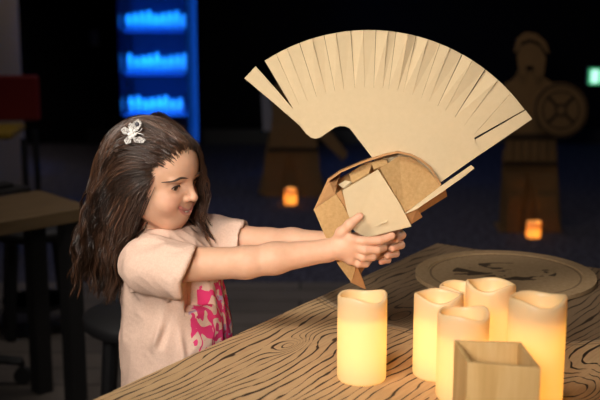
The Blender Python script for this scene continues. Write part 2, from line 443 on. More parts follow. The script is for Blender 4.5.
def smooth_verts(V, Q, it=1, lam=.5):
    for _ in range(it):
        acc = np.zeros_like(V); cnt = np.zeros(len(V))
        for a in range(4):
            b = (a+1) % 4
            np.add.at(acc, Q[:, a], V[Q[:, b]]); np.add.at(cnt, Q[:, a], 1)
            np.add.at(acc, Q[:, b], V[Q[:, a]]); np.add.at(cnt, Q[:, b], 1)
        V = V+lam*(acc/np.maximum(cnt, 1)[:, None]-V)
    return V
def axis(segs):
    """segs: (start, end, step) chained"""
    out = []
    for a, b, st in segs: n = max(1, int(round((b-a)/st))); out += list(a+(b-a)*np.arange(n)/n)
    out.append(segs[-1][1]); return np.array(out)
def vnoise(P, f, seed=0):
    """cheap smooth noise from summed sines"""
    r = np.random.default_rng(seed); s = 0
    for _ in range(7):
        k = r.normal(size=3)*f; s = s+np.sin(P@k+r.uniform(0, 6.28))
    return s/7

# ------------------------------------------------------------------ girl: frames and joints
YAW = R(28); HP = R(5)
fwd = np.array([math.cos(YAW)*math.cos(HP), -math.sin(YAW)*math.cos(HP), -math.sin(HP)])
lef = np.array([math.sin(YAW), math.cos(YAW), 0.0]); upv = np.cross(fwd, lef)
HM = np.stack([fwd, lef, upv], 1)
H0 = np.array([-.2570, 2.08, .9775])
def hl(f, l, z): return H0+HM@np.array([f, l, z])
TY = R(15); TM = np.stack([np.array([math.cos(TY), -math.sin(TY), 0]), np.array([math.sin(TY), math.cos(TY), 0]), np.array([0, 0, 1.0])], 1)
shR = np.array([-.262, 1.990, .843]); shL = np.array([-.212, 2.178, .852])
elR = at(246, 262.5, 1.965); wrR = at(327, 250.5, 1.975)
elL = at(268, 243, 2.145); wrL = at(338, 243, 2.085)
girl = thing('person', 'young girl in a pale pink t-shirt holding up the cardboard helmet with both hands', 'person', (-.25, 2.09, 0))

G = Grid(axis([(-.37, -.14, .0017), (-.14, .035, .0035), (.035, .20, .0017)]), axis([(1.925, 2.18, .0017), (2.18, 2.26, .0035)]), axis([(-.005, .52, .009), (.52, .82, .005), (.82, 1.10, .0017)]))
# torso, hips, legs
G.ell((-.235, 2.085, .80), (.062, .083, .09), .03, TM); G.ell((-.228, 2.083, .68), (.066, .08, .10), .03, TM); G.ell((-.228, 2.083, .55), (.075, .09, .08), .03, TM)
for s in (-1, 1):
    hip = np.array([-.228, 2.083, .50])+TM[:, 1]*.045*s; kn = hip+np.array([.006, 0, -.23]); an = hip+np.array([-.006, 0, -.445])
    G.cap(hip, kn, .05, .036, .02); G.cap(kn, an, .034, .023, .015); G.cap(an+np.array([0, 0, -.02]), an+TM[:, 0]*.09+np.array([0, 0, -.028]), .024, .018, .012)
# neck and shoulders
G.cap((-.247, 2.09, .84), hl(-.018, 0, -.035), .036, .034, .02)
G.cap(shR, shL, .036, .036, .02)
# arms
for sh, el, wr in ((shR, elR, wrR), (shL, elL, wrL)):
    G.cap(sh, el, .0325, .0262, .012); G.cap(el, el+(wr-el)*.35, .0268, .0265, .012); G.cap(el+(wr-el)*.35, wr, .0262, .0195, .012)
# head
K = .009
G.ell(hl(-.008, 0, .027), (.081, .065, .066), .01, HM)
G.ell(hl(.034, 0, .030), (.043, .052, .046), .015, HM)           # forehead
G.ell(hl(.022, 0, -.018), (.050, .052, .060), .015, HM)          # mid face
G.ell(hl(.046, 0, -.060), (.022, .024, .0175), .02, HM)          # chin
for s in (-1, 1):
    G.ell(hl(.045, .029*s, -.028), (.024, .022, .023), .014, HM) # cheeks
    G.cap(hl(.000, .047*s, -.042), hl(.040, .017*s, -.064), .013, .013, .018)   # jaw line
    G.ell(hl(.067, .0265*s, .003), (.012, .0165, .0105), .010, HM, '-')           # socket
    G.ell(hl(.0625, .026*s, .0145), (.010, .018, .005), .008, HM)                 # brow ridge
    G.ell(hl(-.004, .066*s, -.004), (.017, .008, .026), .005, HM)                 # ear
EYE = {}
for s in (-1, 1):
    ec = hl(.0545, .0262*s, .001); EYE[s] = ec
    G.ell(ec, (.0122, .0138, .0118), .004, HM)
    G.ell(hl(.0675, .0270*s, -.0008), (.007, .0115, .0046), .0015, HM, '-')
# nose
G.cap(hl(.068, 0, .010), hl(.0825, 0, -.0165), .0056, .0066, .008)
G.ell(hl(.0835, 0, -.0190), (.0074, .0076, .0068), .004, HM)
for s in (-1, 1): G.ell(hl(.0750, .0088*s, -.0212), (.0075, .0052, .0055), .004, HM)
for s in (-1, 1): G.ell(hl(.0805, .0048*s, -.0270), (.0030, .0024, .0024), .001, HM, '-')
# mouth: muzzle, lips, slit
G.ell(hl(.053, 0, -.043), (.0175, .024, .017), .014, HM)
def face_pt(l, z, off=0.0):
    f = np.linspace(.11, .02, 500); P = np.array([hl(q, l, z) for q in f]); d = G.sample(P)
    i = int(np.argmax(d < off)); return P[i]
MW = .0220
UP = [face_pt(y, -.0432+.0085*(abs(y)/MW)**1.7-.0010*math.exp(-(y/.004)**2))-fwd*.0010 for y in np.linspace(-MW, MW, 13)]  # upper lip
LO = [face_pt(y, -.0500+.0145*(abs(y)/MW)**1.9)-fwd*.0010 for y in np.linspace(-.0190, .0190, 13)]
SL = [face_pt(y, -.0463+.0112*(abs(y)/MW)**1.8)+fwd*.0022 for y in np.linspace(-.0208, .0208, 11)]
TEETH = [face_pt(y, -.0458+.0112*(abs(y)/MW)**1.8)-fwd*.0034 for y in np.linspace(-.015, .015, 9)]
rl = lambda a: [a*(1-.6*abs(q)**1.6) for q in np.linspace(-1, 1, 13)]
G.chain(UP, rl(.0029), .002); G.chain(LO, rl(.0036), .002)
for i in range(10):
    q = abs(i-4.5)/5; G.cap(SL[i], SL[i+1], .0027*(1-.55*q), .0027*(1-.55*q), .001, '-')
    G.cap(SL[i]-fwd*.004, SL[i+1]-fwd*.004, .0018*(1-.55*q), .0018*(1-.55*q), .001, '-')
for s in (-1, 1): G.ell(face_pt(.0236*s, -.0350)+fwd*.0005, (.0028, .0026, .0034), .004, HM, '-')   # mouth corners
# hands
def finger(pts, r, k=.0028):
    P = [at(*p) for p in pts]; n = len(P)-1
    G.chain(P, [r*(1.06-.26*i/n) for i in range(n+1)], k)
    return P
# right (near) hand
pc = at(347, 247, 1.968)
G.cap(wrR, at(341, 248, 1.970), .0185, .0165, .008)
RK = [at(350, 239.5, 1.963), at(353.5, 246, 1.962), at(353, 252.5, 1.964), at(350, 259, 1.968)]
for q in RK: G.cap(at(338, 248.5, 1.971), q, .0135, .0093, .008)
G.cap(RK[0], RK[3], .0085, .0075, .008)
FR = [finger([(350, 239.5, 1.963), (363, 241, 1.960), (379, 240.5, 1.962), (392, 236, 1.971)], .0079),
      finger([(353, 246.5, 1.962), (365, 250, 1.958), (377, 250, 1.963), (384, 248, 1.975)], .0078),
      finger([(353, 253, 1.964), (363, 257.5, 1.961), (373, 257, 1.968), (377, 253, 1.981)], .0073),
      finger([(350, 259, 1.968), (358, 264, 1.966), (366, 264, 1.973), (370, 260, 1.983)], .0064)]
TR = finger([(335, 243, 1.972), (341, 232.5, 1.966), (349.5, 224.5, 1.962), (359.5, 216.5, 1.966)], .0089, .006)
# left (far) hand
G.cap(wrL, at(352, 243, 2.078), .0185, .0165, .008)
LK = [at(382, 234, 2.066), at(383, 241, 2.066), at(381, 248, 2.066), at(377, 254, 2.066)]
for q in LK: G.cap(at(352, 243, 2.078), q, .0140, .0098, .008)
G.cap(LK[0], LK[3], .009, .008, .008)
FL = [finger([(382, 234, 2.066), (398, 231, 2.054), (402, 235, 2.030), (396, 239.5, 2.010)], .0078),
      finger([(383, 241, 2.066), (399, 240, 2.054), (401, 245, 2.028), (392, 248.5, 2.008)], .0078),
      finger([(381, 248, 2.066), (395, 249, 2.052), (396, 253.5, 2.028), (387, 256, 2.010)], .0073),
      finger([(377, 254, 2.066), (388, 256, 2.052), (388, 260, 2.030), (381, 262, 2.014)], .0064)]
TL = finger([(356, 238, 2.07), (368, 228, 2.062), (379, 223, 2.050), (386, 220, 2.036)], .0085, .006)
V, Q = G.mesh(); V = smooth_verts(V, Q, 1, .35)
# tint: base skin, lips, blush, fingertips
col = np.tile(np.array([.70, .405, .265]), (len(V), 1))
def seg_d(P, pts):
    d = np.full(len(P), 9.0)
    for a, b in zip(pts[:-1], pts[1:]):
        ab = b-a; tt = np.clip(((P-a)@ab)/(ab@ab), 0, 1); d = np.minimum(d, np.linalg.norm(P-a-tt[:, None]*ab, axis=1))
    return d
L = (V-H0)@HM
hd = (V[:, 2] > .85) & (V[:, 0] < -.1)
def blend(w, c):
    global col
    w = np.clip(w, 0, 1)[:, None]; col = col*(1-w)+np.array(c)*w
for s in (-1, 1):
    blend(.45*np.exp(-((L[:, 0]-.06)**2+(L[:, 1]-.034*s)**2+(L[:, 2]+.026)**2)/(2*.013**2)), (.70, .27, .19))
    blend(.45*np.exp(-((L[:, 0]-.062)**2/.00012+(L[:, 1]-.0265*s)**2/.00025+(L[:, 2]-.004)**2/.0001)), (.42, .21, .14))
dl = np.minimum(seg_d(V, UP), seg_d(V, LO)); blend(np.where(hd, np.clip((.0043-dl)/.0014, 0, 1)*.9, 0), (.46, .13, .12))
blend(.5*np.exp(-((L[:, 0]-.088)**2+L[:, 1]**2+(L[:, 2]+.019)**2)/(2*.007**2)), (.72, .33, .22))
for f in FR+FL+[TR, TL]:
    blend(.4*np.exp(-(np.linalg.norm(V-f[-1], axis=1)/.009)**2), (.74, .34, .24))
    blend(.25*np.exp(-(np.linalg.norm(V-f[1], axis=1)/.006)**2), (.66, .30, .2))
sk = mat('skin', (.7, .4, .27), .5, spec=.35); tk = NT(sk)
at_ = tk.node('ShaderNodeAttribute', attribute_name='tint'); nz = tk.noise(tk.coord(), 90, 3)
tk.base(tk.mix(.12, at_.outputs['Color'], tk.ramp(nz, [(.35, (.55, .27, .17)), (.65, (.8, .5, .36))])))
sk.node_tree.nodes['Principled BSDF'].inputs['Subsurface Weight'].default_value = .12
sk.node_tree.nodes['Principled BSDF'].inputs['Subsurface Radius'].default_value = (.006, .0025, .0015)
sk.node_tree.nodes['Principled BSDF'].inputs['Subsurface Scale'].default_value = 1.0
body = np_mesh('body', V, Q, sk, girl, col)
# eyes, brows, lashes, teeth
SCL = mat('sclera', (.75, .70, .66), .25); IRIS = mat('iris', (.055, .025, .012), .2); PUP = mat('pupil', (.004, .004, .004), .1)
gz = HM@np.array([.94, -.02, -.30]); gz /= np.linalg.norm(gz)
for s in (-1, 1):
    a = np.cross(gz, (0, 0, 1)); a /= np.linalg.norm(a); b = np.cross(a, gz); r = .0108
    prof = [0, .16, .32, .50, .62, .9, 1.2, 1.6, 2.0, 2.4, 2.8, PI]; n = 24; vs = []; fs = []; ms = []
    for th in prof:
        for k in range(n):
            w = 2*PI*k/n; vs.append(EYE[s]+r*(gz*math.cos(th)+math.sin(th)*(a*math.cos(w)+b*math.sin(w))))
    for i in range(len(prof)-1):
        for k in range(n): fs.append((i*n+k, i*n+(k+1) % n, (i+1)*n+(k+1) % n, (i+1)*n+k)); ms.append(2 if i < 2 else (1 if i < 4 else 0))
    mb = MB(); mb.v = [tuple(v) for v in vs]; mb.f = fs; mb.m = ms
    mb.build('eye', [SCL, IRIS, PUP], body, smooth=True)
HAIRDARK = mat('brow_hair', (.055, .030, .019), .6)
for s in (-1, 1):
    ys = np.linspace(.012, .050, 9); zs = [.0168+.0036*math.sin(PI*min(1, q*.8))-.0075*max(0, q-.45)/.55 for q in np.linspace(0, 1, 9)]
    pts = [face_pt(y*s, z, .0004) for y, z in zip(ys, zs)]
    MB().tube(pts, [.0009, .0019, .0028, .0032, .0032, .0029, .0025, .0017, .0007], 8, flat=.55, up=tuple(fwd)).build('eyebrow', HAIRDARK, body, smooth=True)
    pts = []
    for q in np.linspace(-1, 1, 11):
        y = .0270*s+.0116*q*s; z = -.0008+.0047*math.sqrt(max(0, 1-q*q))
        pts.append(face_pt(y, z+.0002, .0004)+fwd*.0006)
    MB().tube(pts, [.0005, .0009, .0011, .0012, .0012, .0013, .0013, .0014, .0014, .0012, .0006], 6).build('eyelashes', HAIRDARK, body, smooth=True)
tp = TEETH
MB().tube(tp, .0024, 8).build('teeth', mat('teeth', (.8, .76, .68), .3), body, smooth=True)

# ------------------------------------------------------------------ t-shirt
S = Grid(axis([(-.36, -.05, .0026)]), axis([(1.90, 2.27, .0028)]), axis([(.47, .93, .0028)]))
S.ell((-.236, 2.085, .80), (.083, .104, .095), .03, TM); S.ell((-.226, 2.082, .69), (.098, .110, .13), .04, TM); S.ell((-.224, 2.082, .56), (.102, .114, .14), .04, TM)
S.cap(shR+(0, 0, .003), shL+(0, 0, .003), .035, .036, .022)
S.cap(shR, (-.245, 2.07, .866), .034, .028, .02); S.cap(shL, (-.245, 2.11, .872), .036, .03, .02)
c0, c1 = at(147, 265.5, 1.985), at(190, 273, 1.962)
S.cap(c0, c1+(c1-c0)*.6, .046, .0485, .018)
d0, d1 = shL+np.array([.0, .0, -.004]), at(243, 243, 2.152)
S.cap(d0, d1+(d1-d0)*.5, .044, .040, .02)
nR = np.array([.905, -.08, -.42]); pR = (at(196.6, 246.5, 1.965)+at(173, 297.5, 1.965))/2
dL = (elL-shL)/np.linalg.norm(elL-shL); pL = d1.copy()
S.cut(pR, nR, (-.20, 1.89, .76), (-.04, 2.033, .94))
S.cut(pL, dL, (-.20, 2.10, .79), (-.04, 2.28, .94))
S.cap(pR-nR*.012+(0,0,.002), pR+nR*.03, .030, .043, .002, '-'); S.cap(pL-dL*.03, pL+dL*.03, .033, .036, .002, '-')
S.cut((0, 0, .50), (0, 0, -1), (-.4, 1.8, .46), (0, 2.3, .52))
S.ell((-.237, 2.09, .915), (.046, .052, .04), .006, TM, '-')
VS, QS = S.mesh(); VS = smooth_verts(VS, QS, 2, .5)
n = S.grad(VS)
def fold(a, b, w, amp):
    a = np.array(a); b = np.array(b); ab = b-a; tt = ((VS-a)@ab)/(ab@ab); tc = np.clip(tt, 0, 1)
    d = np.linalg.norm(VS-a-tc[:, None]*ab, axis=1); side = np.exp(-(d/w)**2)
    return 2.7*amp*side*np.clip(np.sin(PI*np.clip(tt, .02, .98))*1.3, 0, 1)
rdg = lambda q: 1-np.abs(q)*2.2
WR = VS@np.array([[1, 0, .35], [0, 1, 0], [-.35, 0, .5]])
disp = .0050*vnoise(WR, 48, 3)+.0030*rdg(vnoise(WR, 75, 5))+.0006*rdg(vnoise(VS, 150, 9))
YF = 1.972
for a, b, w, amp in (((150, 356), (170, 288), .006, .006), ((158, 352), (180, 290), .006, -.004), ((120, 352), (152, 364), .005, .005), ((121, 342), (150, 356), .005, -.004),
                     ((186, 385), (176, 300), .007, .005), ((196, 350), (186, 300), .006, -.004), ((122, 284), (152, 271), .004, -.004), ((120, 290), (165, 290), .004, .004), ((124, 297), (160, 281), .004, -.003),
                     ((205, 360), (196, 300), .006, .004), ((135, 330), (150, 296), .006, .003), ((128, 240), (165, 243), .003, .003), ((130, 246), (160, 249), .003, -.0025), ((136, 236), (158, 236), .003, -.003)):
    disp += fold(at(*a, YF), at(*b, YF), w, amp)
VS = VS+n*disp[:, None]
Lt = (VS-np.array([-.228, 2.083, 0]))@TM
mask = np.clip((Lt[:, 0]-.052)/.012, 0, 1)*np.clip((.80-VS[:, 2])/.015, 0, 1)*np.clip((VS[:, 2]-.60)/.02, 0, 1)*np.clip((.088-abs(Lt[:, 1]))/.008, 0, 1)
scol = np.stack([mask, mask*0, mask*0], 1)
sm = mat('tshirt_cotton', (.80, .56, .45), .9, spec=.15); t = NT(sm); v = t.coord()
am = t.node('ShaderNodeAttribute', attribute_name='tint'); sp = t.node('ShaderNodeSeparateColor'); t.put(sp.inputs[0], am.outputs['Color']); Mk = sp.outputs[0]
pn = t.noise(t.scaled(v, (1, 1, .75)), 48, 1, .4, 1.3); pn2 = t.noise(v, 30, 1, .5, .6)
pink = t.math('MULTIPLY', t.math('GREATER_THAN', pn, .48), Mk); pink = t.math('GREATER_THAN', pink, .4)
lil = t.math('GREATER_THAN', t.math('MULTIPLY', t.math('GREATER_THAN', pn2, .58), Mk), .4)
fab = t.ramp(t.noise(v, 320, 2), [(.3, (.74, .51, .40)), (.7, (.82, .58, .465))])
c = t.mix(lil, fab, (.50, .36, .52)); c = t.mix(pink, c, (.78, .055, .20)); t.base(c)
t.bump(t.noise(v, 500, 2), .15, .0006)
shirt = np_mesh('t_shirt', VS, QS, sm, girl, scol)
# trousers and shoes (below the table top)
TG = Grid(axis([(-.36, -.08, .006)]), axis([(1.95, 2.22, .006)]), axis([(.02, .60, .007)]))
TG.ell((-.228, 2.083, .53), (.085, .10, .07), .03, TM)
for s in (-1, 1):
    hip = np.array([-.228, 2.083, .50])+TM[:, 1]*.045*s; an = hip+np.array([-.002, 0, -.44])
    TG.cap(hip, an, .058, .043, .01)
TG.cut((0, 0, .085), (0, 0, -1), (-.4, 1.9, 0), (0, 2.3, .12))
VT, QT = TG.mesh(); np_mesh('trousers', VT, QT, mat('trouser_cloth', (.03, .035, .06), .9), girl)
for s in (-1, 1):
    SG = Grid(axis([(-.36, -.06, .005)]), axis([(1.96, 2.21, .005)]), axis([(-.01, .13, .005)]))
    an = np.array([-.228, 2.083, 0])+TM[:, 1]*.045*s
    SG.cap(an+(-.02, 0, .035), an+TM[:, 0]*.08+(0, 0, .03), .034, .032, .01); SG.cap(an+(-.01, 0, .04), an+(-.008, 0, .085), .034, .033, .01)
    SG.cut((0, 0, .002), (0, 0, -1), (-.4, 1.9, -.02), (0, 2.3, .02))
    V_, Q_ = SG.mesh(); np_mesh('shoe', V_, Q_, mat('shoe_leather', (.25, .25, .27), .5), girl)

# ------------------------------------------------------------------ hair
HV = Grid(axis([(-.42, -.12, .004)]), axis([(1.95, 2.24, .004)]), axis([(.72, 1.11, .004)]))     # inner mass
HV.ell(hl(-.014, 0, .028), (.084, .070, .072), .01, HM)
HV.ell(hl(-.045, .0, -.02), (.055, .062, .060), .02, HM)
HV.cap(hl(-.052, -.01, -.03), at(108, 232, 2.09), .046, .036, .03); HV.cap(at(108, 232, 2.09), at(97, 268, 2.08), .034, .018, .03)
# keep the face clear
HV.ell(hl(.072, 0, -.022), (.055, .11, .066), .004, HM, '-')
VH, QH = HV.mesh()
def scalp_ok(f, l, z):
    w = np.where(f < .022, z > np.where(f > -.012, -.018, -.045), z > (f-.020)/.046*.060)
    return w & (z > -.05)
m = 600; D = rng.normal(size=(m*6, 3)); D /= np.linalg.norm(D, axis=1)[:, None]
LP = D*np.array([.082, .067, .068])+np.array([-.010, 0, .027])
LP = LP[scalp_ok(LP[:, 0], LP[:, 1], LP[:, 2])]
# even spread: thin by rejection
keep = []
for i, p in enumerate(LP):
    if all(np.linalg.norm(p-LP[j]) > (.0042 if p[0] > .012 else .0072) for j in keep[-500:]): keep.append(i)
LP = LP[keep]; NG = len(LP); KIDS = 18
def combined(P): return np.minimum(np.minimum(G.sample(P), S.sample(P)), HV.sample(P))
def cgrad(P, e=.004):
    g = np.stack([combined(P+np.eye(3)[i]*e)-combined(P-np.eye(3)[i]*e) for i in range(3)], 1)
    return g/(np.linalg.norm(g, axis=1, keepdims=True)+1e-9)
roots = np.repeat(LP, KIDS, 0)+rng.normal(size=(NG*KIDS, 3))*np.array([.005, .005, .005])
guide = np.repeat(np.arange(NG), KIDS); M_ = len(roots)
lay = .0015+.0085*rng.random(NG)[guide]+.002*rng.random(M_)
ph = rng.uniform(0, 6.28, NG)[guide]+rng.normal(size=M_)*.25; wl = rng.uniform(.045, .08, NG)[guide]; wa = rng.uniform(.25, .75, NG)[guide]
P = H0+roots@HM.T
lo = roots
near = lo[:, 1] < .012; farside = lo[:, 1] > .03
front = np.clip((lo[:, 0]-.0)/.06, 0, 1)
side = np.where(near, -1.0, 1.0)
tl = np.stack([-1.0+0*front, side*.45*(1-.5*front), -.30+.75*front], 1)
ff = farside & (lo[:, 0] > .012); lown = near & (lo[:, 2] < .04); kz = np.clip((.04-lo[:, 2])/.03, 0, 1)[:, None]; tl = np.where(lown[:, None], tl*(1-kz)+np.array([-.20, -.35, -1.0])*kz, tl)
tl[ff] = np.array([-.1, .4, -1.0])
tgt0 = tl@HM.T; tgt0 /= np.linalg.norm(tgt0, axis=1)[:, None]
grav = np.where(near[:, None], np.array([-.13, .03, -1.0]), np.array([-.10, -.05, -1.0]))
grav[ff] = np.array([.0, .0, -1.0])
grav = grav+rng.normal(size=(NG, 3))[guide]*np.array([.10, .06, 0])
grav /= np.linalg.norm(grav, axis=1)[:, None]
STEPS = 24; ST = np.where(ff, (.0042+.0052*rng.random(NG))[guide], (.158+(lo[:, 2]+.05)*1.08)/STEPS)*rng.uniform(.80, 1.10, NG)[guide]*rng.uniform(.93, 1.05, M_)
vel = tgt0.copy(); path = [P.copy()]
for i in range(STEPS):
    s_ = i/STEPS
    lf = ((P-H0)@HM)[:, 0]
    wgt = np.clip((np.where(near, .030, .02)-lf)/.085, 0, 1); wgt = np.maximum(np.where(ff, 1.0, wgt), np.clip((i-7)/4, 0, 1))[:, None]
    tg = tgt0*(1-wgt)+grav*wgt
    vel = vel*.55+tg*.45
    latw = np.stack([np.cos(ph+i*ST/wl*6.28), np.sin(ph*1.7+i*ST/wl*6.28), np.zeros(M_)], 1)*(wa*np.clip((s_-.22)/.35, 0, 1))[:, None]
    vv = vel+latw; vv /= np.linalg.norm(vv, axis=1)[:, None]
    P = P+vv*ST[:, None]
    for _ in range(2):
        d = combined(P); push = np.clip(lay-d, 0, .03); g = cgrad(P); P = P+g*push[:, None]
    path.append(P.copy())
path = np.stack(path, 1)                                        # strands x points x 3
# gather each lock toward its own guide as it runs down
gi = np.arange(NG)*KIDS; mean = path.reshape(NG, KIDS, STEPS+1, 3).mean(1)[guide]
cl = (np.clip((np.linspace(0, 1, STEPS+1)-.25)/.75, 0, 1)**.9*.75)[None, :, None]; path = path*(1-cl)+mean*cl
pl = (path-H0)@HM
bad = (ff & (rng.random(M_) < .40)) | ((pl[:, :, 0] > .040) & (pl[:, :, 2] < .036) & (pl[:, :, 1] < .045) & (pl[:, :, 2] > -.10)).any(1)
path = path[~bad]; guide = guide[~bad]; M_ = len(path)
NP = STEPS+1; NS = 3
tn = np.gradient(path, axis=1); tn /= np.linalg.norm(tn, axis=2, keepdims=True)+1e-9
a = np.cross(tn, np.array([.3, 1, .2])); a /= np.linalg.norm(a, axis=2, keepdims=True)+1e-9; b = np.cross(a, tn)
rad = (np.interp(np.linspace(0, 1, NP), [0, .1, .7, 1], [.0004, .00068, .00062, .00015])[None, :, None]*rng.uniform(.7, 1.15, M_)[:, None, None])
RV = np.stack([path+rad*(a*math.cos(w)+b*math.sin(w)) for w in (0, 2.094, 4.189)], 2).reshape(-1, 3)
base_i = (np.arange(M_)[:, None, None]*NP+np.arange(NP-1)[None, :, None])*NS; kk = np.arange(NS)[None, None, :]; k2 = (kk+1) % NS
RQ = np.stack([base_i+kk, base_i+k2, base_i+NS+k2, base_i+NS+kk], -1).reshape(-1, 4)
sc_ = (rng.uniform(.35, 1.8, NG)[guide]*rng.uniform(.85, 1.15, M_))
tc = np.array([.026, .0115, .006]); warm = rng.random(NG)[guide][:, None]
hc = (tc*(1-warm)+np.array([.095, .043, .022])*warm**1.4)*sc_[:, None]
hcol = np.repeat(hc, NP*NS, 0)
VA = np.concatenate([VH, RV]); QA = np.concatenate([QH, RQ+len(VH)]); CA = np.concatenate([np.tile(np.array([.045, .023, .013]), (len(VH), 1)), hcol])
hm_ = mat('dark_brown_hair', (.05, .03, .02), .32, spec=.6); t = NT(hm_)
an_ = t.node('ShaderNodeAttribute', attribute_name='tint'); t.base(an_.outputs['Color'])
hair = np_mesh('hair', VA, QA, hm_, girl, CA)

# ------------------------------------------------------------------ butterfly clip in the hair
r_ = ray(132, 133); tt = np.linspace(1.8, 2.4, 900); pp = CAM+tt[:, None]*r_; hit = int(np.argmax(HV.sample(pp) < .021)); cpos = pp[hit]
cn = HV.grad(cpos[None])[0]; cn = cn*.3-r_/np.linalg.norm(r_)*.9; cn /= np.linalg.norm(cn)
cx = np.cross((0, 0, 1), cn); cx /= np.linalg.norm(cx); cx = cx if cx[0] > 0 else -cx; cy = np.cross(cn, cx); cy = cy if cy[2] > 0 else -cy
lace = mat('white_lace', (.6, .70, .66), .6); t = NT(lace); nn = t.noise(t.coord(), 420, 2)
t.base(t.ramp(nn, [(.40, (.20, .18, .17)), (.52, (.62, .60, .57))]))
pearl = mat('pearl_bead', (.85, .83, .80), .2); gem = mat('grey_gem', (.10, .10, .12), .15)
clip = thing('butterfly_hair_clip', 'small white lace butterfly clip in the dark hair above the ear', 'hair clip', tuple(cpos))
def cpt(u, v_, h=0): return cpos+cx*u/570+cy*v_/570+cn*h
def wing(cu, cv, ru, rv, rot, lift):
    mb = MB(); n = 20; vs = [cpt(cu, cv, lift*.8)]; 
    for k in range(n):
        a_ = 2*PI*k/n; r2 = 1+.10*math.sin(5*a_); x, y = ru*math.cos(a_)*r2, rv*math.sin(a_)*r2
        vs.append(cpt(cu+x*math.cos(rot)-y*math.sin(rot), cv+x*math.sin(rot)+y*math.cos(rot), lift*(math.hypot(cu, cv)/8)+.001))
    vs2 = [np.array(q)-cn*.0012 for q in vs]; N_ = len(vs)
    fs = [(0, 1+k, 1+(k+1) % n) for k in range(n)]+[(N_, N_+1+(k+1) % n, N_+1+k) for k in range(n)]+[(1+k, N_+1+k, N_+1+(k+1) % n, 1+(k+1) % n) for k in range(n)]
    mb.add(vs+vs2, fs); w = mb.build('wing', lace, clip, smooth=False)
    return w
w1 = wing(4.6, 7.2, 6.2, 4.0, R(62), .004); wing(-6.2, 2.0, 4.2, 3.4, R(150), .004); wing(-3.8, -7.4, 4.0, 3.2, R(230), .003); wing(7.0, -7.2, 6.0, 3.0, R(-8), .003); wing(-1.2, 6.4, 3.2, 2.4, R(90), .003)
mb = MB()
for u, v_, rr_ in ((0, 0, 2.6), (1, -3.4, 2.3), (-2.4, -1.6, 2.0), (2.6, 2.2, 1.9), (-1.2, 2.8, 1.9), (-1.5, -4.6, 1.7), (3.4, -1.4, 1.6)):
    pr = [(rr_/570*math.sin(a_), 0) for a_ in (0,)]; c_ = cpt(u, v_, .0025); q = rr_/570
    mb.lathe([(q*math.sin(PI*i/8)+1e-6, -q*math.cos(PI*i/8)) for i in range(9)], tuple(c_), 10)
mb.build('bead_cluster', pearl, clip, smooth=True)
c_ = cpt(5.2, 8.2, .0042); q = 2.2/570
MB().lathe([(q*math.sin(PI*i/8)+1e-6, -q*math.cos(PI*i/8)) for i in range(9)], tuple(c_), 12).build('gem', gem, clip, smooth=True)
mb = MB()
mb.tube([cpt(4, 0, .002), cpt(8, 1.5, .004), cpt(10, 4.2, .004)], .0005, 6); mb.tube([cpt(4, 0, .002), cpt(9, -1.2, .004), cpt(11.5, -2.6, .004)], .0005, 6)
mb.build('antenna', pearl, clip)

# ================================================================== CARDBOARD HELMET
YC = 2.055
helm = thing('cardboard_helmet', 'cardboard warrior helmet with a fan-shaped crest of slit strips, held up by the girl', 'helmet', tuple(at(362, 289, 2.02)))
TH_ = .0032
def panel(name, pts, Y, m, th=TH_, parent=None):
    P = [at(p[0], p[1], (p[2] if len(p) > 2 else Y)) for p in pts]
    return MB().plate(P, th).build(name, m, parent or helm)
CX, CY, CR = 368.9, 222.1, 192.0
IX, IY, IR = 367.4, 230.3, 143.0
def arc_pt(x):                       # point of the outer arc at screen x
    return (x, CY-math.sqrt(max(0, CR**2-(x-CX)**2)))
def in_pt(ox, oy, r=IR):
    """radial line through an outer point down to the slit circle"""
    dx, dy = IX-ox, IY+25-oy; L_ = math.hypot(dx, dy); dx /= L_; dy /= L_
    s_ = 0
    while math.hypot(ox+dx*s_-IX, oy+dy*s_-IY) > r and s_ < 140: s_ += .25
    return (ox+dx*s_, oy+dy*s_)
bx = [264.5, 276, 287, 299.5, 312, 324, 336, 350.5, 363.5, 376, 388, 396, 408, 416, 428, 440, 450, 462, 472.5, 485, 498, 511, 524.5]
outer = [arc_pt(x) for x in bx]; inner = [in_pt(*o) for o in outer]
inner[0] = (293.5, 109.5); inner[-1] = (474, 138)
base_pts = [(293.5, 109.5)]
for i in range(1, len(inner)-1): base_pts.append(inner[i])
base_pts += [(474, 138), (482, 153), (462, 167), (441, 182), (420, 190), (392, 186), (378.5, 166), (364, 147), (353, 132.5), (349.5, 128.3), (345, 126.3), (340, 126), (335, 127.4), (327, 133), (320, 137.6), (315.5, 138.8), (311, 137.6), (306, 133.5), (300, 126)]
crest = panel('crest', base_pts, YC, KRAFT)
panel('crest_strip', [(244.4, 78.4), (255.6, 66.3), (275, 88), (293.5, 109.5), (300.5, 126.3), (272, 101.5)], YC, KRAFT, TH_, crest)
tilt = [0, -.4, .3, -1, .5, -.9, .4, -1.0, .3, -.7, .4, -.6, .9, -1.4, .5, -.3, .4, -.6, .5, -1.0, -.3, .2]
gaps = {0: .0, 6: .5, 7: .35, 17: 1.0, 19: 1.6, 22: 2.0}
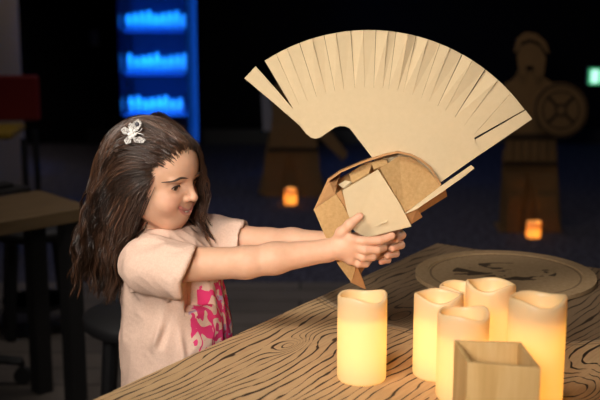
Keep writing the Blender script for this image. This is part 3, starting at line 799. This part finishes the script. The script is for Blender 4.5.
for i in range(len(bx)-1):
    o0, o1, i0, i1 = outer[i], outer[i+1], inner[i], inner[i+1]
    ga = .30+.55*gaps.get(i, .0); gb = .08+.2*((i*7) % 3)/2
    om = arc_pt((bx[i]+bx[i+1])/2)
    tl_ = tilt[i]*.0042
    ln = .35
    def sh(p, q, g):
        d = math.hypot(q[0]-p[0], q[1]-p[1]); return (p[0]+(q[0]-p[0])*g/d, p[1]+(q[1]-p[1])*g/d)
    a0_, a1_ = sh(o0, o1, ga*.8), sh(o1, o0, gb)
    b0_, b1_ = sh(i0, i1, ga*.25), sh(i1, i0, gb*.4)
    bend = -.002 if i % 3 == 0 else (.0015 if i % 3 == 1 else 0)
    pts = [(b0_[0], b0_[1], YC), (a0_[0], a0_[1], YC+bend-tl_), (om[0], om[1], YC+bend), (a1_[0], a1_[1], YC+bend+tl_), (b1_[0], b1_[1], YC)]
    panel('crest_strip', pts, YC, KRAFT, TH_, crest)
panel('crest_strip', [(474.5, 140.2), (525.6, 110.3), (532.3, 119), (482, 153.3)], YC, KRAFT, TH_, crest)
# shell
rim_px = [(328, 179), (340, 170.5), (362, 161), (385, 153.3), (398, 150.8), (411, 153.6), (421, 158.3), (431, 166.5), (441.5, 184)]
mb = MB()
for (x0, y0), (x1, y1) in zip(rim_px[:-1], rim_px[1:]):
    P = [at(x0, y0+.6, 2.016), at(x1, y1+.6, 2.016), at(x1-.3, y1-.5, 2.10), at(x0-.3, y0-.5, 2.10)]
    Pn = np.cross(P[1]-P[0], P[3]-P[0]); Pn /= np.linalg.norm(Pn); Pn = -Pn if Pn[2] > 0 else Pn
    Qd = [p+Pn*.003 for p in P]
    mb.add(P+Qd, [(0, 1, 2, 3), (7, 6, 5, 4), (0, 4, 5, 1), (1, 5, 6, 2), (2, 6, 7, 3), (3, 7, 4, 0)])
mb.build('dome_band', KRAFT_O, helm)
panel('inner_side', [(314, 209, 2.0), (328, 178.5, 2.05), (340.5, 171, 2.07), (337, 184, 2.04), (335, 195.5, 2.0)], 2, KRAFT_O)
panel('far_panel', [(320, 205, 2.10), (334, 182, 2.10), (362, 165, 2.105), (398, 154, 2.11), (428, 168, 2.10), (438, 186, 2.10), (404, 214, 2.10), (370, 232, 2.10), (335, 228, 2.10)], 2.1, KRAFT_B)
panel('cheek_guard', [(313.6, 209.5, 2.00), (336, 194.5, 1.988), (343, 205, 1.986), (350, 219, 1.987), (352, 240, 1.99), (357, 263.5, 1.996), (351.3, 282.5, 2.0), (337, 263, 2.0), (322, 229, 2.0)], 2, KRAFT_B)
panel('cheek_guard', [(356, 262, 2.0), (364.5, 262, 2.03), (361.5, 274, 2.025), (366.3, 289.5, 2.02), (351.5, 282.6, 2.004)], 2, KRAFT_O)
panel('cheek_guard', [(352, 240, 2.03), (372, 236, 2.045), (374, 255, 2.04), (362, 272, 2.03), (355, 262, 2.02)], 2.03, KRAFT_O)
panel('inner_side', [(335, 195, 1.992), (341, 190, 1.995), (350, 214, 1.994), (346, 217, 1.99)], 2, KRAFT_O)
fp = panel('front_panel', [(342.5, 190.5, 1.989), (378, 169.8, 1.991), (385.5, 181, 1.988), (400, 204, 1.985), (411.5, 226.5, 1.984), (389, 232, 1.984), (366, 237.8, 1.985), (354.5, 231, 1.987), (349.5, 222, 1.988)], 2, KRAFT)
panel('cut_tab', [(374.5, 226.2, 1.9832), (387.8, 219.6, 1.981), (386.5, 222.4, 1.9795)], 2, KRAFT, .0012, fp)
panel('temple_panel', [(380.5, 168, 2.005), (399, 155.8, 2.03), (412, 157.3, 2.038), (428, 169, 2.038), (440.5, 186, 2.03), (404.5, 213.5, 1.995), (396, 199, 1.992)], 2, KRAFT_B)
panel('brow_ridge', [(403.8, 214.5, 1.985), (440, 186.8, 1.99), (471.2, 165.3, 1.995), (474.6, 168, 1.995), (466, 175.3, 1.995), (447, 188.5, 1.99), (417, 209, 1.985)], 2, KRAFT)
panel('brow_fold', [(417, 208.5, 1.99), (446, 190, 2.0), (447.2, 196.5, 2.03), (420, 213.5, 2.02)], 2, KRAFT_O)
panel('brow_fold', [(403, 212.5, 1.995), (417.3, 207.5, 2.0), (422.5, 217, 2.02), (411, 224.5, 2.01)], 2, KRAFT_O)
mb = MB()
for pts, m_ in (([(349, 174, 2.03), (364, 163.5, 2.04), (372, 161.5, 2.03), (369, 173, 2.01), (352, 183, 2.01)], 0), ([(371, 162, 2.02), (386, 158, 2.03), (388, 164, 2.015), (374, 169, 2.0)], 0), ([(338, 184.5, 2.02), (345, 180.5, 2.01), (351, 181.5, 2.0), (343, 188, 2.0)], 1)):
    panel('inner_tab', pts, 2, (KRAFT_B, KRAFT)[m_])

# ================================================================== BACKGROUND
# ---- back table at left with dark sheets on it
ZT = .63
q = onz(92, 206, ZT); q0 = onz(0, 222, ZT); q2 = onz(88, 193, ZT)
d1_ = (q-q0)[:2]; d1_ /= np.linalg.norm(d1_); aT = math.atan2(d1_[1], d1_[0])
bt_ = thing('work_table', 'low wooden work table in the dark behind the girl, at the left edge', 'table', (q[0], q[1], 0), aT)
MB().box((-.33, .15, ZT-.02), (.66, .30, .04)).build('tabletop', OLD_WOOD, bt_, local=True, bevel=.003)
for sx in (-.05, -.61):
    for sy in (.05, .25): MB().box((sx, sy, (ZT-.04)/2), (.05, .05, ZT-.04)).build('leg', BLACK, bt_, local=True)
for k, (pts, zz, lb) in enumerate((([(-30, 193), (22, 187.5), (31, 191), (-20, 199)], ZT, 'dark flat sheet on the back work table, lower of two'), ([(-34, 190), (5, 184), (14, 186.5), (-26, 194)], ZT+.012, 'dark flat sheet on the back work table, upper of two'))):
    P = [onz(x, y, zz+.001) for x, y in pts]; mb = MB(); kq = len(P)
    Qp = [p+np.array([0, 0, .010]) for p in P]; mb.add(P+Qp, [(3, 2, 1, 0), (4, 5, 6, 7)]+[(i, (i+1) % 4, 4+(i+1) % 4, 4+i) for i in range(4)])
    single(mb, 'dark_sheet', BLACK, tuple(P[0]), lb, 'sheet', 'dark sheets on the back table')
# ---- stools
STOOL_M = mat('stool_seat', (.010, .010, .012), .6)
def stool(loc, rz, label, first=None):
    root = thing('stool', label, 'stool', loc, rz, 'low black stools behind the girl')
    MB().lathe([(.150, .355), (.158, .362), (.160, .385), (.152, .395), (.05, .398)], (0, 0, 0), 32).build('seat', STOOL_M, root, smooth=True, local=True)
    for k in range(4):
        a_ = PI/4+k*PI/2; x, y = math.cos(a_), math.sin(a_)
        MB().tube([(x*.115, y*.115, .36), (x*.150, y*.150, .0)], [.020, .018], 10).build('leg', BLACKMETAL, root, local=True)
    MB().lathe([(.118, .10), (.126, .10), (.126, .115), (.118, .115), (.118, .10)], (0, 0, 0), 24).build('foot_ring', BLACKMETAL, root, local=True)
    return root
s1 = onz(36, 338, 0); stool((s1[0]-.01, s1[1]+.10, 0), .3, 'low round black stool beneath the back work table')
s2 = at(142, 330, 3.12); stool((s2[0], s2[1], 0), .1, 'low round black stool right behind the girl')
# ---- swivel chair foot at the lower left corner
w = onz(22, 386, 0); sw = thing('swivel_chair', 'black swivel chair base on casters at the lower left corner', 'chair', (w[0]-.27, w[1]+.02, 0))
MB().lathe([(.03, .06), (.03, .40)], (0, 0, 0), 16).build('column', BLACKMETAL, sw, local=True)
MB().lathe([(.18, .40), (.20, .41), (.20, .45), (.17, .47)], (0, 0, 0), 28).build('seat', STOOL_M, sw, local=True, smooth=True)
for k in range(5):
    a_ = 2*PI*k/5; x, y = math.cos(a_), math.sin(a_)
    MB().tube([(0, 0, .10), (x*.27, y*.27, .075)], [.022, .015], 8).build('spoke', BLACKMETAL, sw, local=True)
    Mx = Matrix.Rotation(a_, 3, 'Z')
    mbw = MB(); vs = [(Mx @ Vector((r0*math.cos(t0), yy, r0*math.sin(t0)))) for yy in (-.012, .012) for r0 in (.028,) for t0 in [2*PI*i/14 for i in range(14)]]
    vs = [(p[0]+x*.27, p[1]+y*.27, p[2]+.0285) for p in vs]
    mbw.add(vs, [tuple(range(14)), tuple(range(27, 13, -1))]+[(i, 14+i, 14+(i+1) % 14, (i+1) % 14) for i in range(14)]); mbw.build('caster', RUBBER, sw, local=True)
    MB().tube([(x*.27, y*.27, .075), (x*.27, y*.27, .05)], .008, 6).build('caster_stem', BLACKMETAL, sw, local=True)
# ---- red chair at the far left
REDM = mat('red_plastic', (.20, .008, .010), .5); YELM = mat('yellow_plastic', (.35, .22, .02), .5)
rp = at(8, 100, 5.3); zc = at(8, 76, 5.3)[2]; zs_ = at(8, 127, 5.3)[2]
rc_ = thing('child_chair', 'red chair with a yellow seat by the grey wall at the far left', 'chair', (rp[0]-.01, rp[1], 0))
MB().box((0, .12, (zc+zs_)/2), (.25, .03, zc-zs_-.02)).build('backrest', REDM, rc_, local=True, bevel=.012)
MB().box((-.02, -.02, zs_-.015), (.15, .28, .03)).build('seat', YELM, rc_, local=True, bevel=.008)
for sx in (-.1, .1):
    for sy in (-.13, .10): MB().tube([(sx, sy, zs_-.03), (sx*1.05, sy*1.05, 0)], .014, 10).build('leg', BLACK, rc_, local=True)
# ---- wall switch
sp_ = at(95, 38, 8.09)
sw_ = thing('wall_switch', 'small grey wall switch left of the blue cabinet', 'switch', (sp_[0], 8.095, sp_[2]))
GREYP = mat('grey_plastic', (.35, .30, .30), .5)
MB().box((0, -.006, 0), (.055, .012, .10)).build('plate', GREYP, sw_, local=True, bevel=.003)
MB().box((0, -.015, .012), (.022, .008, .03)).build('rocker', GREYP, sw_, local=True)
# ---- blue display cabinet
YB = 7.35
xl = at(117, 60, YB-.3)[0]; xr = at(189, 60, YB-.3)[0]; CW = xr-xl; CD = .60; CH = 2.12; t_ = .022
cab = thing('display_cabinet', 'tall glass display cabinet lit bright blue at the back of the room', 'cabinet', ((xl+xr)/2, YB, 0))
CABM = mat('cabinet_frame', (.05, .07, .16), .5); BACKM = mat('cabinet_back', (.022, .04, .115), .8)
GL = bpy.data.materials.new('glass'); GL.use_nodes = True; nt = GL.node_tree; nt.nodes.remove(nt.nodes['Principled BSDF'])
g1 = nt.nodes.new('ShaderNodeBsdfTransparent'); g1.inputs[0].default_value = (.93, .95, .97, 1); g2 = nt.nodes.new('ShaderNodeBsdfGlossy'); g2.inputs['Roughness'].default_value = .05
mx = nt.nodes.new('ShaderNodeMixShader'); fr2 = nt.nodes.new('ShaderNodeFresnel'); fr2.inputs[0].default_value = 1.45
nt.links.new(fr2.outputs[0], mx.inputs[0]); nt.links.new(g1.outputs[0], mx.inputs[1]); nt.links.new(g2.outputs[0], mx.inputs[2]); nt.links.new(mx.outputs[0], nt.nodes['Material Output'].inputs[0])
MB().box((0, CD/2-t_/2, CH/2), (CW, t_, CH)).build('back_panel', BACKM, cab, local=True)
MB().box((0, 0, .05), (CW, CD, .10)).build('plinth', CABM, cab, local=True); MB().box((0, 0, CH-.03), (CW, CD, .06)).build('top_panel', CABM, cab, local=True)
MB().box((-CW/2+t_/2, 0, CH/2), (t_*.4, CD-.01, CH-.16)).build('side_panel', GL, cab, local=True); MB().box((CW/2-t_/2, 0, CH/2), (t_*.4, CD-.01, CH-.16)).build('side_panel', GL, cab, local=True)
MB().box((0, -CD/2+.004, CH/2), (CW-2*t_, .006, CH-.18)).build('glass_door', GL, cab, local=True)
yb = YB-.10
shelf_z = [at(150, q, yb)[2] for q in (27.5, 70, 112)]
step = shelf_z[0]-shelf_z[1]
allz = [shelf_z[0]+2*step, shelf_z[0]+step]+shelf_z+[shelf_z[-1]-step, shelf_z[-1]-2*step, shelf_z[-1]-3*step]
allz = [z for z in allz if .15 < z < CH-.1]
LEDM = emis('blue_led', (.01, .12, 1.0), .8)
SHM = mat('shelf_board', (.06, .09, .2), .5)
for z in allz:
    MB().box((0, 0, z-.004), (CW-2*t_-.002, CD-.09, .008)).build('shelf', SHM, cab, local=True)
for z in allz:
    MB().box((0, -.22, z+step-.013), (CW-.08, .014, .010)).build('led_strip', LEDM, cab, local=True)
    l = bpy.data.lights.new('shelf_light', 'AREA'); l.shape = 'RECTANGLE'; l.size = CW-.1; l.size_y = .02; l.energy = 4; l.color = (.006, .22, 1.0)
    lo_ = link(bpy.data.objects.new('shelf_light', l)); lo_.parent = cab; lo_.location = (-.02, -.235, z+step-.03); lo_.rotation_euler = (R(20), 0, 0)
MB().box((CW/2-.012, CD/2-.035, CH/2), (.012, .012, CH-.2)).build('corner_light', emis('blue_tube', (.01, .16, 1.0), .9), cab, local=True)
JARM = mat('white_ceramic', (.80, .84, .88), .35); LIDM = mat('jar_lid', (.6, .62, .66), .4)
def jar(x, z, r, h, label):
    root = thing('jar', label, 'jar', (cab.location.x+x, yb, z), 0, 'jars in the blue cabinet')
    MB().lathe([(r*.85, .0005), (r, .006), (r, h*.68), (r*.62, h*.82), (r*.62, h*.88)], (0, 0, 0), 16).build('jar_body', JARM, root, smooth=True, local=True)
    MB().lathe([(r*.70, h*.88), (r*.72, h), (r*.3, h*1.01)], (0, 0, 0), 16).build('lid', LIDM, root, local=True)
rows = ['top', 'middle', 'bottom']
for ri, z in enumerate(shelf_z):
    nj = (9, 9, 8)[ri]; x0 = -CW/2+.024; wdt = (.375, .375, .345)[ri]
    for j in range(nj):
        r_j = wdt/nj/2*.93; hh = .078+.022*((j*5+ri*3) % 4)/3
        jar(x0+wdt*(j+.5)/nj, z, r_j, hh, f'white jar lit blue on the {rows[ri]} visible cabinet shelf')
# ---- exit sign at the right edge
sg = at(602.5, 79, 7.9); SGM = emis('sign_green', (.03, .30, .12), 1.6); SGW = emis('sign_white', (.45, .85, .70), 1.5)
sgn = thing('wall_sign', 'small glowing green and white sign on the wall at the right edge', 'sign', (sg[0]+.04, 8.09, sg[2]))
MB().box((0, -.02, 0), (.20, .04, .115)).build('housing', mat('sign_housing', (.3, .3, .3), .5), sgn, local=True)
MB().box((0, -.0425, 0), (.19, .005, .105)).build('green_face', SGM, sgn, local=True)
mb = MB(); mb.box((-.055, -.046, .0), (.05, .003, .085)); mb.box((.03, -.046, .02), (.06, .003, .03)); mb.box((.045, -.046, -.025), (.07, .003, .02)); mb.build('white_symbol', SGW, sgn, local=True)
# ---- cardboard warrior figures
def figure(name, label, Y, layers, base_px, group, zb=0):
    root = thing(name, label, 'cutout', tuple(at(base_px[0], base_px[1], Y)*np.array([1, 1, 0])), 0, group)
    for nm, pts, dy, m in layers:
        P = [at(x, y, Y+dy) for x, y in pts]; P = [np.array([p[0], p[1], max(p[2], .004)]) for p in P]
        MB().plate(P, .012).build(nm, m, root)
    b = np.array(root.location)
    MB().box((b[0], b[1]+.075, .006), (.30, .17, .012)).build('base_plate', STATUE, root)
    MB().plate([(b[0], b[1]+.02, .012), (b[0], b[1]+.14, .012), (b[0], b[1]+.02, .35)], .012).build('brace', STATUE, root)
    return root
def circ(cx_, cy_, r, n=28, a0=0, a1=2*PI): return [(cx_+r*math.cos(a0+(a1-a0)*k/n), cy_+r*1.02*math.sin(a0+(a1-a0)*k/n)) for k in range(n)]
def ringpoly(cx_, cy_, r0, r1, n=28): 
    return None
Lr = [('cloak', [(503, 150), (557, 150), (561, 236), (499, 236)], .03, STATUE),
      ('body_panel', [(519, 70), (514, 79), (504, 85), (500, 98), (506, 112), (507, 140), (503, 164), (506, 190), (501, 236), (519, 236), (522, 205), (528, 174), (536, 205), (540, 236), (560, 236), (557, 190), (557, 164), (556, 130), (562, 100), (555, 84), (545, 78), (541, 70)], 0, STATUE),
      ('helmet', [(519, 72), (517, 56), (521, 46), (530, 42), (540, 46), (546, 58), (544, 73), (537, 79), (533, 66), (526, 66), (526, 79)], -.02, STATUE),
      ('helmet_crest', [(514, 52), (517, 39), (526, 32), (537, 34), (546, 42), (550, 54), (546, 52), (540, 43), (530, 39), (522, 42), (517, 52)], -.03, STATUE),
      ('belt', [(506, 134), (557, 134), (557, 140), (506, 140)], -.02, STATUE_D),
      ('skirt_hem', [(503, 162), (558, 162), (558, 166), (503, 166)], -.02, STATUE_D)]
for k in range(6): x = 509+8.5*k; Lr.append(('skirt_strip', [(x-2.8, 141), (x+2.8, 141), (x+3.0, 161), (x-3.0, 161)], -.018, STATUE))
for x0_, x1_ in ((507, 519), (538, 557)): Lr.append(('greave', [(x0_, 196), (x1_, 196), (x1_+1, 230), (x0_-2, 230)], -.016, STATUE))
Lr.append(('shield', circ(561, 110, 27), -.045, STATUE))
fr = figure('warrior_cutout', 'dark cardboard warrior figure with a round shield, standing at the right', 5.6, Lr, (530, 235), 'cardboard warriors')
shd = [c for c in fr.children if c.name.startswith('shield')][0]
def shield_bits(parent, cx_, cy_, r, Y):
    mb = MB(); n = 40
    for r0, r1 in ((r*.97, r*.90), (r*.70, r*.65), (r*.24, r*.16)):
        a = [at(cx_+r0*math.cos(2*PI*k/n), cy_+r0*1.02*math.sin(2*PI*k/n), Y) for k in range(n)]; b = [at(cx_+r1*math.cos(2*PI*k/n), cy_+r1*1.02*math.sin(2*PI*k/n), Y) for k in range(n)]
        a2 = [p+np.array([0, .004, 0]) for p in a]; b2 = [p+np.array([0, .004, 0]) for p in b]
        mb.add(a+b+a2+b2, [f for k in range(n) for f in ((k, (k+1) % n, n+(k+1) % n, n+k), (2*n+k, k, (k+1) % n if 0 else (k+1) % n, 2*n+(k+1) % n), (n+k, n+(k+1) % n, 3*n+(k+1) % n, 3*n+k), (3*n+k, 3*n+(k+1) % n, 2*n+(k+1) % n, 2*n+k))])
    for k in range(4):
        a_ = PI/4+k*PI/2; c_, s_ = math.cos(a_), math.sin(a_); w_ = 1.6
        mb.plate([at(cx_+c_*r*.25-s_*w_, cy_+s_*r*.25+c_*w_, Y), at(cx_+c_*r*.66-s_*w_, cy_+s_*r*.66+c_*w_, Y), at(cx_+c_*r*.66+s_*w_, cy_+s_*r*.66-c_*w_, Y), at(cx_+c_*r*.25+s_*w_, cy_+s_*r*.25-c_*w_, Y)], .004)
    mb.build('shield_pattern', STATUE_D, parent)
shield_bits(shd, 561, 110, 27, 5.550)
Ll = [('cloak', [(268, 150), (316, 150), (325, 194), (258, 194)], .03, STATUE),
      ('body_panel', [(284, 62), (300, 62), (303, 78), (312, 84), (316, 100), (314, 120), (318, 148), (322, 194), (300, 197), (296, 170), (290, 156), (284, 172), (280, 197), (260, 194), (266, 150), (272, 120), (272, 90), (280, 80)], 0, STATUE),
      ('raised_arm', [(261, 92), (269, 90), (272, 112), (271, 131), (263, 131)], -.03, mat('blue_lit_board', (.16, .16, .19), .8)),  # blue light falling on this piece is put into its board colour
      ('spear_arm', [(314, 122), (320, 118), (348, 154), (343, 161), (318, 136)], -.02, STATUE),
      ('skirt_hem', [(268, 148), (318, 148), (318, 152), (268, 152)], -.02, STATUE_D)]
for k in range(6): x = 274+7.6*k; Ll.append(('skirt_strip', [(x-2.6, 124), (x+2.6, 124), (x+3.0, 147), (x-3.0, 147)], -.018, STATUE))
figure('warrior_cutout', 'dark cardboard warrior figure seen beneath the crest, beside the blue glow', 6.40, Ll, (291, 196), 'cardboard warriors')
cR = onz(527, 229, 0); cL = onz(291, 196, 0)
candle((cR[0], cR[1]-.16, 0), .034, .085, .5, 'small glowing candle on the floor before the right cardboard warrior', 'floor candles', .15, (1, .42, .08))
candle((cL[0], cL[1]-.20, 0), .034, .095, 1.5, 'small glowing candle on the floor before the left cardboard warrior', 'floor candles', .15, (1, .42, .08))

# ================================================================== LIGHTS
def aim(o, p): o.rotation_euler = (Vector(p)-o.location).to_track_quat('-Z', 'Y').to_euler()
def area(name, loc, to, size, e_, col, spread=None):
    l = bpy.data.lights.new(name, 'AREA'); l.shape = 'DISK'; l.size = size; l.energy = e_; l.color = col
    if spread: l.spread = R(spread)
    o = link(bpy.data.objects.new(name, l)); o.location = loc; aim(o, to); return o
kl = bpy.data.lights.new('key_softbox', 'SPOT'); kl.energy = 190; kl.color = (1.0, .91, .80); kl.spot_size = R(44); kl.spot_blend = .75; kl.shadow_soft_size = .40
ko = link(bpy.data.objects.new('key_softbox', kl)); ko.location = (-1.05, .60, 2.75); aim(ko, (-.16, 2.05, 1.08))
area('front_fill', (-.45, -.5, 1.75), (.06, 2.0, .98), .6, 2.9, (1.0, .92, .83), 36)
area('room_blue', (.1, 5.6, 3.2), (.1, 6.0, 0), 1.4, 3.6, (.74, .76, 1.0), 95)
area('room_dim', (-.1, 3.7, 3.25), (-.1, 4.2, 0), 1.5, 8.0, (1.0, .88, .78), 85)
area('wall_wash', (-1.1, 6.2, 3.2), (-1.6, 6.55, 1.9), .2, 2.6, (1.0, .80, .62), 50)
area('warrior_fill', (.95, 4.5, 3.25), (1.05, 5.6, .65), .15, .15, (1.0, .70, .42), 28)  # added fill, no known fixture: lifts the right warrior's upper body
w_ = bpy.data.worlds.new('World'); bpy.context.scene.world = w_; w_.use_nodes = True
w_.node_tree.nodes['Background'].inputs[0].default_value = (.5, .5, .75, 1); w_.node_tree.nodes['Background'].inputs[1].default_value = .004

# ================================================================== CAMERA
cam = bpy.data.cameras.new('Camera'); co = link(bpy.data.objects.new('Camera', cam)); co.location = (0, 0, CAMZ); co.rotation_euler = (PI/2-PITCH, 0, 0)
cam.sensor_width = 36; cam.lens = 36*F/600; cam.clip_start = .05; cam.clip_end = 50
cam.dof.use_dof = True; cam.dof.focus_distance = 2.06; cam.dof.aperture_fstop = 4.5; cam.dof.aperture_blades = 0
sc = bpy.context.scene; sc.camera = co
sc.view_settings.view_transform = 'Standard'; sc.view_settings.look = 'None'; sc.view_settings.exposure = 0; sc.view_settings.gamma = 1; sc.view_settings.use_curve_mapping = False
sc.cycles.use_denoising = True; sc.cycles.max_bounces = 8; sc.cycles.sample_clamp_indirect = 4
